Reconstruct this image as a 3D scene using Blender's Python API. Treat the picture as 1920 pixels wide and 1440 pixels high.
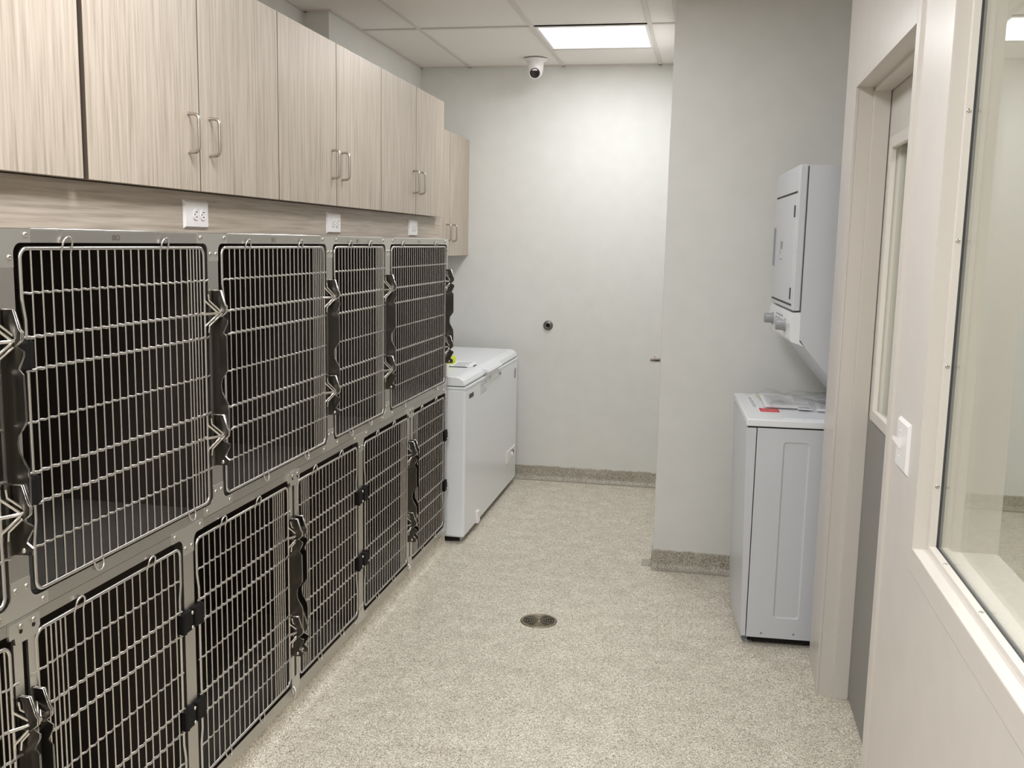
import bpy, bmesh, math, random
from mathutils import Matrix, Vector
PI = math.pi
rnd = random.Random(7)
for _o in list(bpy.data.objects):
    bpy.data.objects.remove(_o, do_unlink=True)
SC = bpy.context.scene
COL = SC.collection

# ------------------------------------------------------------------ camera, world, exposure
cam_d = bpy.data.cameras.new('camera'); cam = bpy.data.objects.new('camera', cam_d); COL.objects.link(cam)
cam_d.sensor_width = 36.0; cam_d.lens = 1839.25 / 1920 * 36.0; cam_d.clip_start = .02
RT = Vector((0.98076109, 0.19420703, 0.0197816)); UP = Vector((-0.04707966, 0.13697179, 0.98945552)); FW = Vector((-0.1894497, 0.97135079, -0.14347981))
cam.matrix_world = Matrix(((RT.x, UP.x, -FW.x, 1.2791), (RT.y, UP.y, -FW.y, 0.0), (RT.z, UP.z, -FW.z, 1.5796), (0, 0, 0, 1)))
SC.camera = cam
wd = bpy.data.worlds.new('world'); SC.world = wd; wd.use_nodes = True
wd.node_tree.nodes['Background'].inputs[0].default_value = (.9, .92, 1, 1)
wd.node_tree.nodes['Background'].inputs[1].default_value = .3
SC.view_settings.view_transform = 'Standard'; SC.view_settings.look = 'None'
SC.view_settings.gamma = 1.0; SC.view_settings.use_curve_mapping = False
SC.view_settings.exposure = 0.0
SC.cycles.max_bounces = 10; SC.cycles.diffuse_bounces = 6; SC.cycles.glossy_bounces = 6; SC.cycles.transparent_max_bounces = 16
SC.cycles.sample_clamp_indirect = 6.0
try:
    SC.cycles.use_denoising = True
except Exception:
    pass
LAMP = 3.0           # glow of the ceiling panels' diffusers
WATT = {5.241: 13.2, 3.4126: 9.5, 1.584: 22.0, .365: 22.0, -1.464: 22.0}     # power of the lamp in each panel of the room, by its near edge
WATT_NEXT = 27.0     # unseen panels added to light the next room
SPREAD = 180.0       # beam spread of the flat panels, degrees
LAMP_COL = (.975, .985, 1.0)

H = 2.6875; D = 6.39

# ------------------------------------------------------------------ materials
def lin(c):
    return tuple(((v / 255) / 12.92 if v / 255 <= .04045 else ((v / 255 + .055) / 1.055) ** 2.4) for v in c)
def mat(name, col=None, rough=.5, metal=0., spec=.5, srgb=True):
    m = bpy.data.materials.new(name); m.use_nodes = True
    b = m.node_tree.nodes['Principled BSDF']
    if col is not None:
        c = lin(col) if srgb else col
        b.inputs['Base Color'].default_value = (*c, 1)
    b.inputs['Roughness'].default_value = rough; b.inputs['Metallic'].default_value = metal
    b.inputs['Specular IOR Level'].default_value = spec
    return m
def N(m, t, **kw):
    n = m.node_tree.nodes.new(t)
    for k, v in kw.items():
        setattr(n, k, v)
    return n
def L(m, a, b):
    m.node_tree.links.new(a, b)
def P(m):
    return m.node_tree.nodes['Principled BSDF']
def pos_map(m, scale, rand=False):
    g = N(m, 'ShaderNodeNewGeometry'); mp = N(m, 'ShaderNodeMapping'); mp.inputs['Scale'].default_value = scale
    if rand:
        oi = N(m, 'ShaderNodeObjectInfo'); mu = N(m, 'ShaderNodeVectorMath', operation='SCALE')
        cx = N(m, 'ShaderNodeCombineXYZ'); L(m, oi.outputs['Random'], cx.inputs[0]); L(m, oi.outputs['Random'], cx.inputs[1]); L(m, oi.outputs['Random'], cx.inputs[2])
        L(m, cx.outputs[0], mu.inputs[0]); mu.inputs['Scale'].default_value = 13.7
        ad = N(m, 'ShaderNodeVectorMath', operation='ADD'); L(m, g.outputs['Position'], ad.inputs[0]); L(m, mu.outputs[0], ad.inputs[1]); L(m, ad.outputs[0], mp.inputs['Vector'])
    else:
        L(m, g.outputs['Position'], mp.inputs['Vector'])
    return mp
def ramp(m, fac, stops, interp='LINEAR'):
    r = N(m, 'ShaderNodeValToRGB'); cr = r.color_ramp; cr.interpolation = interp
    while len(cr.elements) < len(stops):
        cr.elements.new(.5)
    for e, (p, c) in zip(cr.elements, stops):
        e.position = p; e.color = (*lin(c), 1)
    L(m, fac, r.inputs['Fac']); return r
def bump(m, h, strength, dist=.002):
    b = N(m, 'ShaderNodeBump'); b.inputs['Strength'].default_value = strength; b.inputs['Distance'].default_value = dist
    L(m, h, b.inputs['Height']); L(m, b.outputs[0], P(m).inputs['Normal']); return b
def noise_paint(name, col, rough=.5, amp=4, scale=3., spec=.5, bumpy=0.):
    m = mat(name, col, rough, 0, spec)
    mp = pos_map(m, (scale,) * 3); n = N(m, 'ShaderNodeTexNoise'); n.inputs['Detail'].default_value = 3; L(m, mp.outputs[0], n.inputs['Vector'])
    r = ramp(m, n.outputs['Fac'], [(.3, tuple(max(0, v - amp) for v in col)), (.7, tuple(min(255, v + amp) for v in col))])
    L(m, r.outputs[0], P(m).inputs['Base Color'])
    if bumpy:
        mp2 = pos_map(m, (180,) * 3); n2 = N(m, 'ShaderNodeTexNoise'); n2.inputs['Detail'].default_value = 2; L(m, mp2.outputs[0], n2.inputs['Vector']); bump(m, n2.outputs['Fac'], bumpy, .001)
    return m
def wood(name, sc, k=1.0):
    m = mat(name, (200, 185, 168), .42, 0, .35)
    mp = pos_map(m, sc, True)
    n = N(m, 'ShaderNodeTexNoise'); n.inputs['Detail'].default_value = 8; n.inputs['Roughness'].default_value = .68; L(m, mp.outputs[0], n.inputs['Vector'])
    sc2 = tuple(v * .22 if v > 10 else v * .5 for v in sc)
    mp2 = pos_map(m, sc2, True); n2 = N(m, 'ShaderNodeTexNoise'); n2.inputs['Detail'].default_value = 3; L(m, mp2.outputs[0], n2.inputs['Vector'])
    mx = N(m, 'ShaderNodeMath', operation='ADD'); h1 = N(m, 'ShaderNodeMath', operation='MULTIPLY'); h1.inputs[1].default_value = .42
    h2 = N(m, 'ShaderNodeMath', operation='MULTIPLY'); h2.inputs[1].default_value = .58
    L(m, n.outputs['Fac'], h1.inputs[0]); L(m, n2.outputs['Fac'], h2.inputs[0]); L(m, h1.outputs[0], mx.inputs[0]); L(m, h2.outputs[0], mx.inputs[1])
    cs = [(.32, (158, 145, 131)), (.44, (184, 171, 156)), (.54, (198, 185, 170)), (.68, (212, 200, 186))]
    r = ramp(m, mx.outputs[0], [(p, tuple(v * k for v in c)) for p, c in cs]); L(m, r.outputs[0], P(m).inputs['Base Color'])
    return m
def speckle(name, k=1.0):
    m = mat(name, (190, 180, 160), .38, 0, .4)
    mp = pos_map(m, (88,) * 3)
    nz = N(m, 'ShaderNodeTexNoise'); nz.inputs['Scale'].default_value = 1.4; L(m, mp.outputs[0], nz.inputs['Vector'])
    ad = N(m, 'ShaderNodeVectorMath', operation='MULTIPLY_ADD'); L(m, nz.outputs['Color'], ad.inputs[0]); ad.inputs[1].default_value = (1.1, 1.1, 1.1); L(m, mp.outputs[0], ad.inputs[2])
    v = N(m, 'ShaderNodeTexVoronoi'); L(m, ad.outputs[0], v.inputs['Vector'])
    sp = N(m, 'ShaderNodeSeparateColor'); L(m, v.outputs['Color'], sp.inputs[0])
    st = [(0, (92, 84, 70)), (.06, (138, 128, 112)), (.15, (180, 171, 154)), (.30, (205, 198, 183)), (.50, (222, 216, 203)), (.68, (246, 243, 235)), (.80, (255, 255, 255))]
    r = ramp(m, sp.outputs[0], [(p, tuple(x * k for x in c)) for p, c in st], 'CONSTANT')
    n2 = N(m, 'ShaderNodeTexNoise'); mp2 = pos_map(m, (2.2,) * 3); L(m, mp2.outputs[0], n2.inputs['Vector'])
    r2 = ramp(m, n2.outputs['Fac'], [(.35, (240, 236, 228)), (.65, (255, 252, 245))])
    mx = N(m, 'ShaderNodeMixRGB', blend_type='MULTIPLY'); mx.inputs[0].default_value = 1; L(m, r.outputs[0], mx.inputs[1]); L(m, r2.outputs[0], mx.inputs[2])
    L(m, mx.outputs[0], P(m).inputs['Base Color']); bump(m, sp.outputs[1], .12, .001)
    return m
def steel(name, col, rough=.3, brush=None, amp=.08):
    m = mat(name, col, rough, 1.0)
    if brush:
        mp = pos_map(m, brush); n = N(m, 'ShaderNodeTexNoise'); n.inputs['Detail'].default_value = 4; L(m, mp.outputs[0], n.inputs['Vector'])
        mr = N(m, 'ShaderNodeMapRange'); mr.inputs['To Min'].default_value = rough - amp; mr.inputs['To Max'].default_value = rough + amp
        L(m, n.outputs['Fac'], mr.inputs['Value']); L(m, mr.outputs[0], P(m).inputs['Roughness'])
        bump(m, n.outputs['Fac'], .04, .0006)
    return m
def emit(name, col, s):
    m = bpy.data.materials.new(name); m.use_nodes = True; nt = m.node_tree; nt.nodes.clear()
    e = nt.nodes.new('ShaderNodeEmission'); o = nt.nodes.new('ShaderNodeOutputMaterial')
    e.inputs[0].default_value = (*col, 1); e.inputs[1].default_value = s; nt.links.new(e.outputs[0], o.inputs[0]); return m
def clear(name, tint, ior, rough=0., haze=0.):
    # see-through sheet: Fresnel reflection over straight transmission, with optional milky haze
    m = bpy.data.materials.new(name); m.use_nodes = True; nt = m.node_tree; nt.nodes.clear()
    o = nt.nodes.new('ShaderNodeOutputMaterial'); t = nt.nodes.new('ShaderNodeBsdfTransparent'); g = nt.nodes.new('ShaderNodeBsdfGlossy')
    t.inputs[0].default_value = (*tint, 1); g.inputs['Roughness'].default_value = rough
    f = nt.nodes.new('ShaderNodeLayerWeight'); f.inputs[0].default_value = .5; mx = nt.nodes.new('ShaderNodeMixShader')
    p5 = nt.nodes.new('ShaderNodeMath'); p5.operation = 'POWER'; p5.inputs[1].default_value = 5.0; r0 = ((ior - 1) / (ior + 1)) ** 2
    ma = nt.nodes.new('ShaderNodeMath'); ma.operation = 'MULTIPLY_ADD'; ma.inputs[1].default_value = 1 - r0; ma.inputs[2].default_value = r0
    nt.links.new(f.outputs['Facing'], p5.inputs[0]); nt.links.new(p5.outputs[0], ma.inputs[0]); nt.links.new(ma.outputs[0], mx.inputs[0]); nt.links.new(g.outputs[0], mx.inputs[2])
    if haze:
        d = nt.nodes.new('ShaderNodeBsdfDiffuse'); d.inputs[0].default_value = (.8, .8, .8, 1); m2 = nt.nodes.new('ShaderNodeMixShader'); m2.inputs[0].default_value = haze
        nt.links.new(t.outputs[0], m2.inputs[1]); nt.links.new(d.outputs[0], m2.inputs[2]); nt.links.new(m2.outputs[0], mx.inputs[1])
    else:
        nt.links.new(t.outputs[0], mx.inputs[1])
    nt.links.new(mx.outputs[0], o.inputs[0]); return m

M = {}
M['wall'] = noise_paint('wall_paint', (222, 222, 218), .55, 2, 2., .4, .05)
M['wall_semi'] = noise_paint('wall_paint_satin', (212, 206, 200), .34, 2, 2., .5, .03)
M['frame'] = mat('frame_paint', (212, 206, 199), .33, 0, .5)
M['door'] = mat('door_paint', (200, 195, 188), .4, 0, .5)
M['ceil'] = noise_paint('ceiling_tile_board', (238, 234, 230), .85, 3, 60., .2, .12)
M['grid'] = mat('ceiling_grid_metal', (214, 209, 203), .5, 0, .4)
M['floor'] = speckle('epoxy_flake_floor')
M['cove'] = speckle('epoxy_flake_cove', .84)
M['wood_v'] = wood('laminate_vertical_grain', (95, 95, 1.6), .94)
M['wood_h'] = wood('laminate_horizontal_grain', (95, 1.4, 95), .93)
M['seam'] = mat('filler_and_gap_shade', (98, 86, 74), .7)
M['steel'] = steel('brushed_stainless', (192, 189, 183), .34, (60, 3, 900))
M['gusset'] = steel('satin_stainless_plate', (214, 212, 206), .38, (40, 40, 40), .05)
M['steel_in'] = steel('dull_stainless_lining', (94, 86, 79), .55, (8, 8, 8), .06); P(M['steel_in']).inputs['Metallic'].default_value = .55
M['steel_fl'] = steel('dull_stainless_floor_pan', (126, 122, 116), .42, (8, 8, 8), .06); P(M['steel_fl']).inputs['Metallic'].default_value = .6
M['wire'] = steel('electropolished_wire', (206, 203, 199), .26)
M['latch'] = steel('polished_stainless_latch', (112, 109, 104), .28)
M['chrome'] = steel('chrome', (225, 222, 216), .12)
M['nickel'] = steel('satin_nickel', (190, 184, 176), .3)
M['fitting'] = steel('dull_fitting_metal', (128, 126, 120), .45)
M['black'] = mat('black_nylon', (16, 15, 14), .65, 0, .2)
M['dark'] = mat('dark_void', (16, 14, 12), .8)
M['armor'] = mat('dark_grey_armor_plate', (134, 133, 129), .42, .0, .5)
M['white_pl'] = mat('white_plastic', (236, 233, 232), .3)
M['white_en'] = mat('white_enamel', (236, 239, 243), .24)
M['wash'] = mat('washer_enamel', (208, 211, 217), .28)
M['gasket'] = mat('grey_gasket', (74, 76, 80), .6)
M['slot'] = mat('dark_slot', (40, 34, 30), .6)
M['grey_pl'] = mat('grey_plastic', (150, 151, 155), .35)
M['print'] = mat('printed_ink', (62, 62, 66), .6)
M['faint'] = mat('faint_print', (158, 161, 163), .6)
M['etch'] = mat('etched_mark', (105, 98, 92), .55, .6)
M['lamp'] = emit('panel_diffuser', LAMP_COL, LAMP)
M['glass'] = clear('window_glass', (.92, .93, .90), 1.5)
M['bag'] = clear('clear_plastic_bag', (.95, .95, .945), 1.4, .2, .07)
M['lens'] = mat('camera_lens', (46, 40, 42), .15)
M['yellow'] = mat('yellow_green_plastic', (214, 226, 40), .4)
M['red'] = mat('red_card', (205, 62, 66), .6)
M['pink'] = mat('pale_card_print', (226, 128, 128), .6)
M['pale_print'] = mat('pale_print', (196, 198, 204), .6)
M['paper'] = mat('white_paper', (238, 238, 242), .7)
M['drain'] = steel('drain_metal', (150, 140, 122), .42)

# ------------------------------------------------------------------ mesh building
class MB:
    def __init__(s): s.v = []; s.f = []; s.sm = []
    def add(s, vs, fs, smooth=False):
        o = len(s.v); s.v += [tuple(v) for v in vs]; s.f += [tuple(i + o for i in f) for f in fs]; s.sm += [smooth] * len(fs); return s
    def box(s, a, b):
        (x0, y0, z0), (x1, y1, z1) = [min(p, q) for p, q in zip(a, b)], [max(p, q) for p, q in zip(a, b)]
        return s.add([(x0, y0, z0), (x1, y0, z0), (x1, y1, z0), (x0, y1, z0), (x0, y0, z1), (x1, y0, z1), (x1, y1, z1), (x0, y1, z1)],
                     [(0, 3, 2, 1), (4, 5, 6, 7), (0, 1, 5, 4), (1, 2, 6, 5), (2, 3, 7, 6), (3, 0, 4, 7)])
    def bbox(s, a, b, r=.003):       # box with bevelled edges
        bm = bmesh.new(); bmesh.ops.create_cube(bm, size=1)
        for v in bm.verts:
            v.co = Vector([(p + q) / 2 + c * abs(q - p) for p, q, c in zip(a, b, v.co)])
        bmesh.ops.bevel(bm, geom=bm.edges[:], offset=r, segments=2, profile=.5, affect='EDGES')
        bm.verts.index_update(); s.add([v.co[:] for v in bm.verts], [[v.index for v in f.verts] for f in bm.faces]); bm.free(); return s
    def tube(s, pts, r, n=8, closed=False, caps=True):
        pts = [Vector(p) for p in pts]; k = len(pts); rings = []; u = None
        for i, p in enumerate(pts):
            if closed: t = (pts[(i + 1) % k] - pts[i - 1]).normalized()
            else: t = (pts[min(i + 1, k - 1)] - pts[max(i - 1, 0)]).normalized()
            if u is None:
                u = t.orthogonal().normalized()
            u = (u - t * u.dot(t)).normalized(); w = t.cross(u)
            rings.append([p + (u * math.cos(2 * PI * j / n) + w * math.sin(2 * PI * j / n)) * r for j in range(n)])
        vs = [v for g in rings for v in g]; fs = []
        for i in range(k if closed else k - 1):
            a, b = i * n, ((i + 1) % k) * n
            fs += [(a + j, a + (j + 1) % n, b + (j + 1) % n, b + j) for j in range(n)]
        s.add(vs, fs, True)
        if caps and not closed:
            s.add(rings[0], [tuple(range(n - 1, -1, -1))]); s.add(rings[-1], [tuple(range(n))])
        return s
    def prism(s, poly, axis, a, b):   # poly in the two other axes (in xyz order), extruded along axis
        def mk(p, q, h):
            return {'x': (h, p, q), 'y': (p, h, q), 'z': (p, q, h)}[axis]
        n = len(poly); vs = [mk(p, q, a) for p, q in poly] + [mk(p, q, b) for p, q in poly]
        fs = [tuple(range(n - 1, -1, -1)), tuple(range(n, 2 * n))] + [(i, (i + 1) % n, n + (i + 1) % n, n + i) for i in range(n)]
        return s.add(vs, fs)
    def lathe(s, prof, c, axis, n=24, smooth=True):  # prof: (r, h) pairs along axis dir vector
        ax = Vector(axis).normalized(); u = ax.orthogonal().normalized(); w = ax.cross(u); c = Vector(c)
        vs = [c + ax * h + (u * math.cos(2 * PI * j / n) + w * math.sin(2 * PI * j / n)) * r for r, h in prof for j in range(n)]
        fs = [(i * n + j, i * n + (j + 1) % n, (i + 1) * n + (j + 1) % n, (i + 1) * n + j) for i in range(len(prof) - 1) for j in range(n)]
        s.add(vs, fs, smooth)
        if prof[0] == prof[-1]: return s
        if prof[0][0] > 1e-6: s.add(vs[:n], [tuple(range(n - 1, -1, -1))])
        if prof[-1][0] > 1e-6: s.add(vs[-n:], [tuple(range(n))])
        return s
    def plate_hole(s, x0, x1, y0, y1, z0, z1, hy0, hy1, hz0, hz1, r, lip=0.):  # sheet in the yz plane with a rounded opening
        inn = rrect(hy0, hy1, hz0, hz1, r, 6); q = len(inn) // 4
        cor = [(y1, z1), (y0, z1), (y0, z0), (y1, z0)]
        out = [cor[i // q] for i in range(len(inn))]; n = len(inn)
        vs = [(x1, y, z) for y, z in inn] + [(x1, y, z) for y, z in out]; fs = []
        for i in range(n):
            j = (i + 1) % n
            fs.append((i, n + i, j) if out[i] == out[j] else (i, n + i, n + j, j))
        s.add(vs, fs)
        vs = [(x1, y, z) for y, z in inn] + [(x0 - lip, y, z) for y, z in inn]
        s.add(vs, [(i, (i + 1) % n, n + (i + 1) % n, n + i) for i in range(n)], True)
        vs = [(x1, y, z) for y, z in cor] + [(x0, y, z) for y, z in cor]
        return s.add(vs, [(i, (i + 1) % 4, 4 + (i + 1) % 4, 4 + i) for i in range(4)])
    def mesh(s, name, off=(0, 0, 0)):
        me = bpy.data.meshes.new(name); me.from_pydata([(x - off[0], y - off[1], z - off[2]) for x, y, z in s.v], [], s.f)
        for p, q in zip(me.polygons, s.sm): p.use_smooth = q
        bm = bmesh.new(); bm.from_mesh(me); bmesh.ops.recalc_face_normals(bm, faces=bm.faces[:]); bm.to_mesh(me); bm.free()
        return me
def rrect(a0, a1, b0, b1, r, k=6):
    pts = []
    for cx, cy, st in ((a1 - r, b1 - r, 0), (a0 + r, b1 - r, 90), (a0 + r, b0 + r, 180), (a1 - r, b0 + r, 270)):
        for i in range(k + 1):
            a = math.radians(st + 90 * i / k); pts.append((cx + r * math.cos(a), cy + r * math.sin(a)))
    return pts
def root_of(o):
    while o.parent: o = o.parent
    return o
def base(o):
    return o.matrix_basis.translation if o is not None else Vector((0, 0, 0))
def part(name, mb, m, parent=None, off=None):
    """one mesh object; mb is in world coordinates of the unrotated thing"""
    rt = root_of(parent) if parent else None
    org = Vector(rt.get('org', (0, 0, 0))) if rt else Vector((0, 0, 0))
    me = mb.mesh(name, org); me.materials.append(M[m] if isinstance(m, str) else m)
    o = bpy.data.objects.new(name, me); COL.objects.link(o)
    if parent: o.parent = parent
    return o
def link_copy(src, loc, parent):
    o = src.copy(); COL.objects.link(o); o.parent = parent; o.location = loc; return o
def thing(name, label, cat, loc=(0, 0, 0), group=None, rz=0.):
    o = bpy.data.objects.new(name, None); COL.objects.link(o); o.location = loc; o.rotation_euler = (0, 0, rz); o.empty_display_size = .05
    o['org'] = tuple(loc); tag(o, label, cat, group); return o
def tag(o, label, cat, group=None):
    o['label'] = label; o['category'] = cat
    if group: o['group'] = group
    return o
def single(name, mb, m, label, cat, group=None):
    return tag(part(name, mb, m), label, cat, group)
def struct(name, mb, m, label=None, cat=None, parent=None):
    o = part(name, mb, m, parent)
    if parent is None:
        o['kind'] = 'structure'
        if label: o['label'] = label
        o['category'] = cat or 'structure'
    return o
def text_mb(txt, size, place):
    """flat lettering as mesh; place maps (u, v) to a world point"""
    c = bpy.data.curves.new('lettering', 'FONT'); c.body = txt; c.size = size; c.resolution_u = 2
    t = bpy.data.objects.new('lettering', c); COL.objects.link(t)
    me = bpy.data.meshes.new_from_object(t.evaluated_get(bpy.context.evaluated_depsgraph_get()))
    mb = MB(); mb.add([place(v.co.x, v.co.y) for v in me.vertices], [tuple(p.vertices) for p in me.polygons])
    bpy.data.objects.remove(t); bpy.data.curves.remove(c); bpy.data.meshes.remove(me); return mb

# ------------------------------------------------------------------ room shell
XW = 1.737; XW2 = 1.895
struct('floor', MB().box((-.85, -2.3, -.08), (4.5, D + .1, 0)), 'floor', 'speckled beige epoxy flake floor', 'floor')
struct('wall_back', MB().box((-.85, D, 0), (4.5, D + .1, 3.0)), 'wall', 'pale grey end wall behind the freezer', 'wall')
struct('wall_left', MB().box((-.845, -2.3, 0), (-.745, D, 3.0)), 'wall', 'pale grey wall behind the cabinets', 'wall')
struct('wall_chase', MB().box((-.745, 4.788, 0), (-.615, D, 3.0)), 'wall', 'boxed-out wall section above the far cabinets', 'wall')
struct('wall_behind', MB().box((-.85, -2.3, 0), (4.5, -2.2, 3.0)), 'wall', 'wall behind the viewer', 'wall')
struct('wall_beyond', MB().box((4.4, -2.2, 0), (4.5, D, 3.0)), 'wall', 'far wall of the next room', 'wall')
# closet block whose front is the grey wall; its left side holds door_2
mb = MB()
mb.box((1.083, 4.735, 0), (2.15, 4.86, 3.0)); mb.box((1.083, 4.86, 2.13), (1.2, 5.80, 3.0)); mb.box((1.083, 5.80, 0), (1.2, D, 3.0)); mb.box((2.03, 3.77, 0), (2.15, 4.735, 3.0)) if 0 else None
mb.box((2.15, 3.61, 0), (2.25, D, 3.0))
struct('wall_grey', mb, 'wall', 'grey wall that juts out beside the washer', 'wall')
# right wall with door and window openings
WY0, WY1, WZ0, WZ1 = .85, 2.135, .953, 2.15
DY0, DY1, DZ = 2.504, 3.46, 2.102
mb = MB()
mb.box((XW, -2.2, 0), (XW2, WY0, 3.)); mb.box((XW, WY0, 0), (XW2, WY1, WZ0)); mb.box((XW, WY0, WZ1), (XW2, WY1, 3.)); mb.box((XW, WY1, 0), (XW2, DY0, 3.))
mb.box((XW, DY0, DZ), (XW2, DY1, 3.)); mb.box((XW, DY1, 0), (XW2, 3.77, 3.)); mb.box((XW2, 3.61, 0), (2.15, 3.77, 3.))
struct('wall_right', mb, 'wall_semi', 'off-white wall with the window and door', 'wall')

# ceiling: grid bars and tiles
GX = [-.894, -.2843, .3253, .9349, 1.5445, 2.154, 2.764, 3.373, 3.983]; GY = [-2.073, -.854, .365, 1.584, 2.803, 4.022, 5.241, 6.46]
LIGHTS = [(2, 5.241), (2, 3.4126), (2, 1.584), (2, .365), (2, -1.464), (6, 4.022), (6, 1.584), (6, -.854)]   # (column, y of the near edge); first is seen, the rest added for brightness
mb = MB(); T = .0115
for x in GX[1:]: mb.box((x - T, -2.2, H), (x + T, D, H + .03))
for y in GY[:-1]: mb.box((-.745, y - T, H + .0004), (4.4, y + T, H + .03))
for ci, y in LIGHTS:
    for yy in (y, y + .6096): mb.box((GX[ci], yy - T, H + .0002), (GX[ci + 1], yy + T, H + .03))
mb.box((-.745, -2.2, H), (-.725, 4.788, H + .02)); mb.box((-.615, 4.788, H), (-.595, D, H + .02)); mb.box((-.745, 4.768, H), (-.595, 4.788, H + .02))
mb.box((-.615, D - .02, H), (1.083, D, H + .02)); mb.box((1.063, 4.735, H), (1.083, D, H + .02)); mb.box((1.063, 4.715, H), (1.737, 4.735, H + .02))
ceil = struct('ceiling', mb, 'grid', 'suspended tile ceiling with white grid', 'ceiling')
lit = {}
for ci, y in LIGHTS: lit.setdefault(ci, []).append(y)
cells = []
for i in range(len(GX)):
    x0 = GX[i]; x1 = GX[i + 1] if i + 1 < len(GX) else 4.4
    for j in range(len(GY) - 1):
        y0, y1 = GY[j], GY[j + 1]
        ys = [y for y in lit.get(i, []) if y0 - .01 <= y < y1 - .01]
        segs = [(y0, y1)]
        for y in ys:
            segs = [q for q in ((y0, y), (y + .6096, y1)) if q[1] - q[0] > .05]
        cells += [(x0, x1, a, b) for a, b in segs]
tile_meshes = {}
for x0, x1, a, b in cells:
    x0, x1, a, b = max(x0, -.745), min(x1, 4.4), max(a, -2.2), min(b, D)
    if x1 - x0 < .03 or b - a < .03: continue
    key = (round(x1 - x0, 3), round(b - a, 3)); w, l = (x1 - x0) / 2 - .004, (b - a) / 2 - .004
    if key not in tile_meshes:
        o = part('ceiling_tile', MB().box((-w, -l, .007), (w, l, .02)), 'ceil', ceil); tile_meshes[key] = o; o.location = ((x0 + x1) / 2, (a + b) / 2, H)
    else: link_copy(tile_meshes[key], ((x0 + x1) / 2, (a + b) / 2, H), ceil)
struct('ceiling_slab', MB().box((-.85, -2.3, 2.95), (4.5, D + .1, 3.05)), 'wall', 'slab above the tiles', 'ceiling')

# lights
names = {(2, 5.241): 'square glowing ceiling panel in view near the end wall', (2, 3.4126): 'unseen ceiling panel added before the grey wall, above the frame', (2, 1.584): 'unseen ceiling panel added over the near cages, above the frame'}
for k, (ci, y) in enumerate(LIGHTS):
    x0, x1, y1 = GX[ci], GX[ci + 1], y + .6096
    lab = names.get((ci, y), None) or ('unseen ceiling panel added beyond the window in the next room, %s' % ['far', 'middle', 'near'][k - 5] if ci == 6 else 'unseen ceiling panel added behind the viewer, %s the camera' % ('just above' if k == 3 else 'well behind'))
    t = thing('ceiling_light', lab, 'light', ((x0 + x1) / 2, (y + y1) / 2, H), 'square ceiling light panels')
    mb = MB(); e = .016
    mb.box((x0 + T, y + T, H + .001), (x0 + T + e, y1 - T, H + .016)); mb.box((x1 - T - e, y + T, H + .001), (x1 - T, y1 - T, H + .016))
    mb.box((x0 + T + e, y + T, H + .001), (x1 - T - e, y + T + e, H + .016)); mb.box((x0 + T + e, y1 - T - e, H + .001), (x1 - T - e, y1 - T, H + .016))
    part('light_frame', mb, 'white_pl', t)
    ld = bpy.data.lights.new('panel_lamp', 'AREA'); ld.shape = 'SQUARE'; ld.size = .52; ld.energy = WATT_NEXT if ci == 6 else WATT[y]; ld.color = LAMP_COL; ld.spread = math.radians(SPREAD)
    lo = bpy.data.objects.new('panel_lamp', ld); COL.objects.link(lo); lo.parent = t; lo.location = (0, 0, -.0005)
    part('diffuser', MB().box((x0 + T + e, y + T + e, H + .004), (x1 - T - e, y1 - T - e, H + .012)), 'lamp', t)

# coved skirtings of the same flake flooring
def cove(name, a, b, nrm, h=.09, r=.028, t=.008, label=''):
    a, b, n = Vector((*a, 0)), Vector((*b, 0)), Vector((*nrm, 0)).normalized(); d = (b - a); ln = d.length; d.normalize(); k = max(2, int(ln / .03))
    prof = [(0, h), (t, h - .003)] + [(t + r - r * math.cos(q), r - r * math.sin(q)) for q in [i * PI / 12 for i in range(0, 7)]] + [(t + r + .02, .0015), (0, 0)]
    vs, fs, m_ = [], [], len(prof); rr = random.Random(hash(name) % 97 + 3)
    for i in range(k + 1):
        j = rr.uniform(-.003, .003)
        for q, (o, z) in enumerate(prof):
            p = a + d * (ln * i / k) + n * o; vs.append((p.x, p.y, z + (j if q < 2 else 0)))
    for i in range(k):
        fs += [(i * m_ + q, i * m_ + (q + 1) % m_, (i + 1) * m_ + (q + 1) % m_, (i + 1) * m_ + q) for q in range(m_)]
    fs += [tuple(range(m_)), tuple(k * m_ + q for q in range(m_ - 1, -1, -1))]
    mb = MB(); mb.add(vs, fs); return struct(name, mb, 'cove', label, 'baseboard')
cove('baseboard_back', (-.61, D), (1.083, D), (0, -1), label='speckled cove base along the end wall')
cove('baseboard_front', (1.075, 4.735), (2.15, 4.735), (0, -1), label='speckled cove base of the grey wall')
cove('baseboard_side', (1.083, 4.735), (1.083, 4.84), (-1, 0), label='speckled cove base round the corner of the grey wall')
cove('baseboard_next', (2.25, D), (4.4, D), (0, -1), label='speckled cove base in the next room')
mb = MB()
mb.prism([(-.72, 0), (-.72, .067), (-.006, .067)] + [(-.004 + .03 - .03 * math.cos(q), .03 - .03 * math.sin(q)) for q in [i * PI / 12 for i in range(7)]] + [(.04, .001), (.04, 0)], 'y', .3, 4.82)
struct('baseboard_left', mb, 'floor', 'speckled curb and cove that the cages stand on', 'baseboard')

# ------------------------------------------------------------------ door_1 in the right wall
mb = MB(); XF = XW - .0075; XB = XW2 + .0075
prof = lambda s: [(XF, s * .044), (XF, 0), (1.785, 0), (1.785, -s * -.0), (1.785, 0)]
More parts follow.
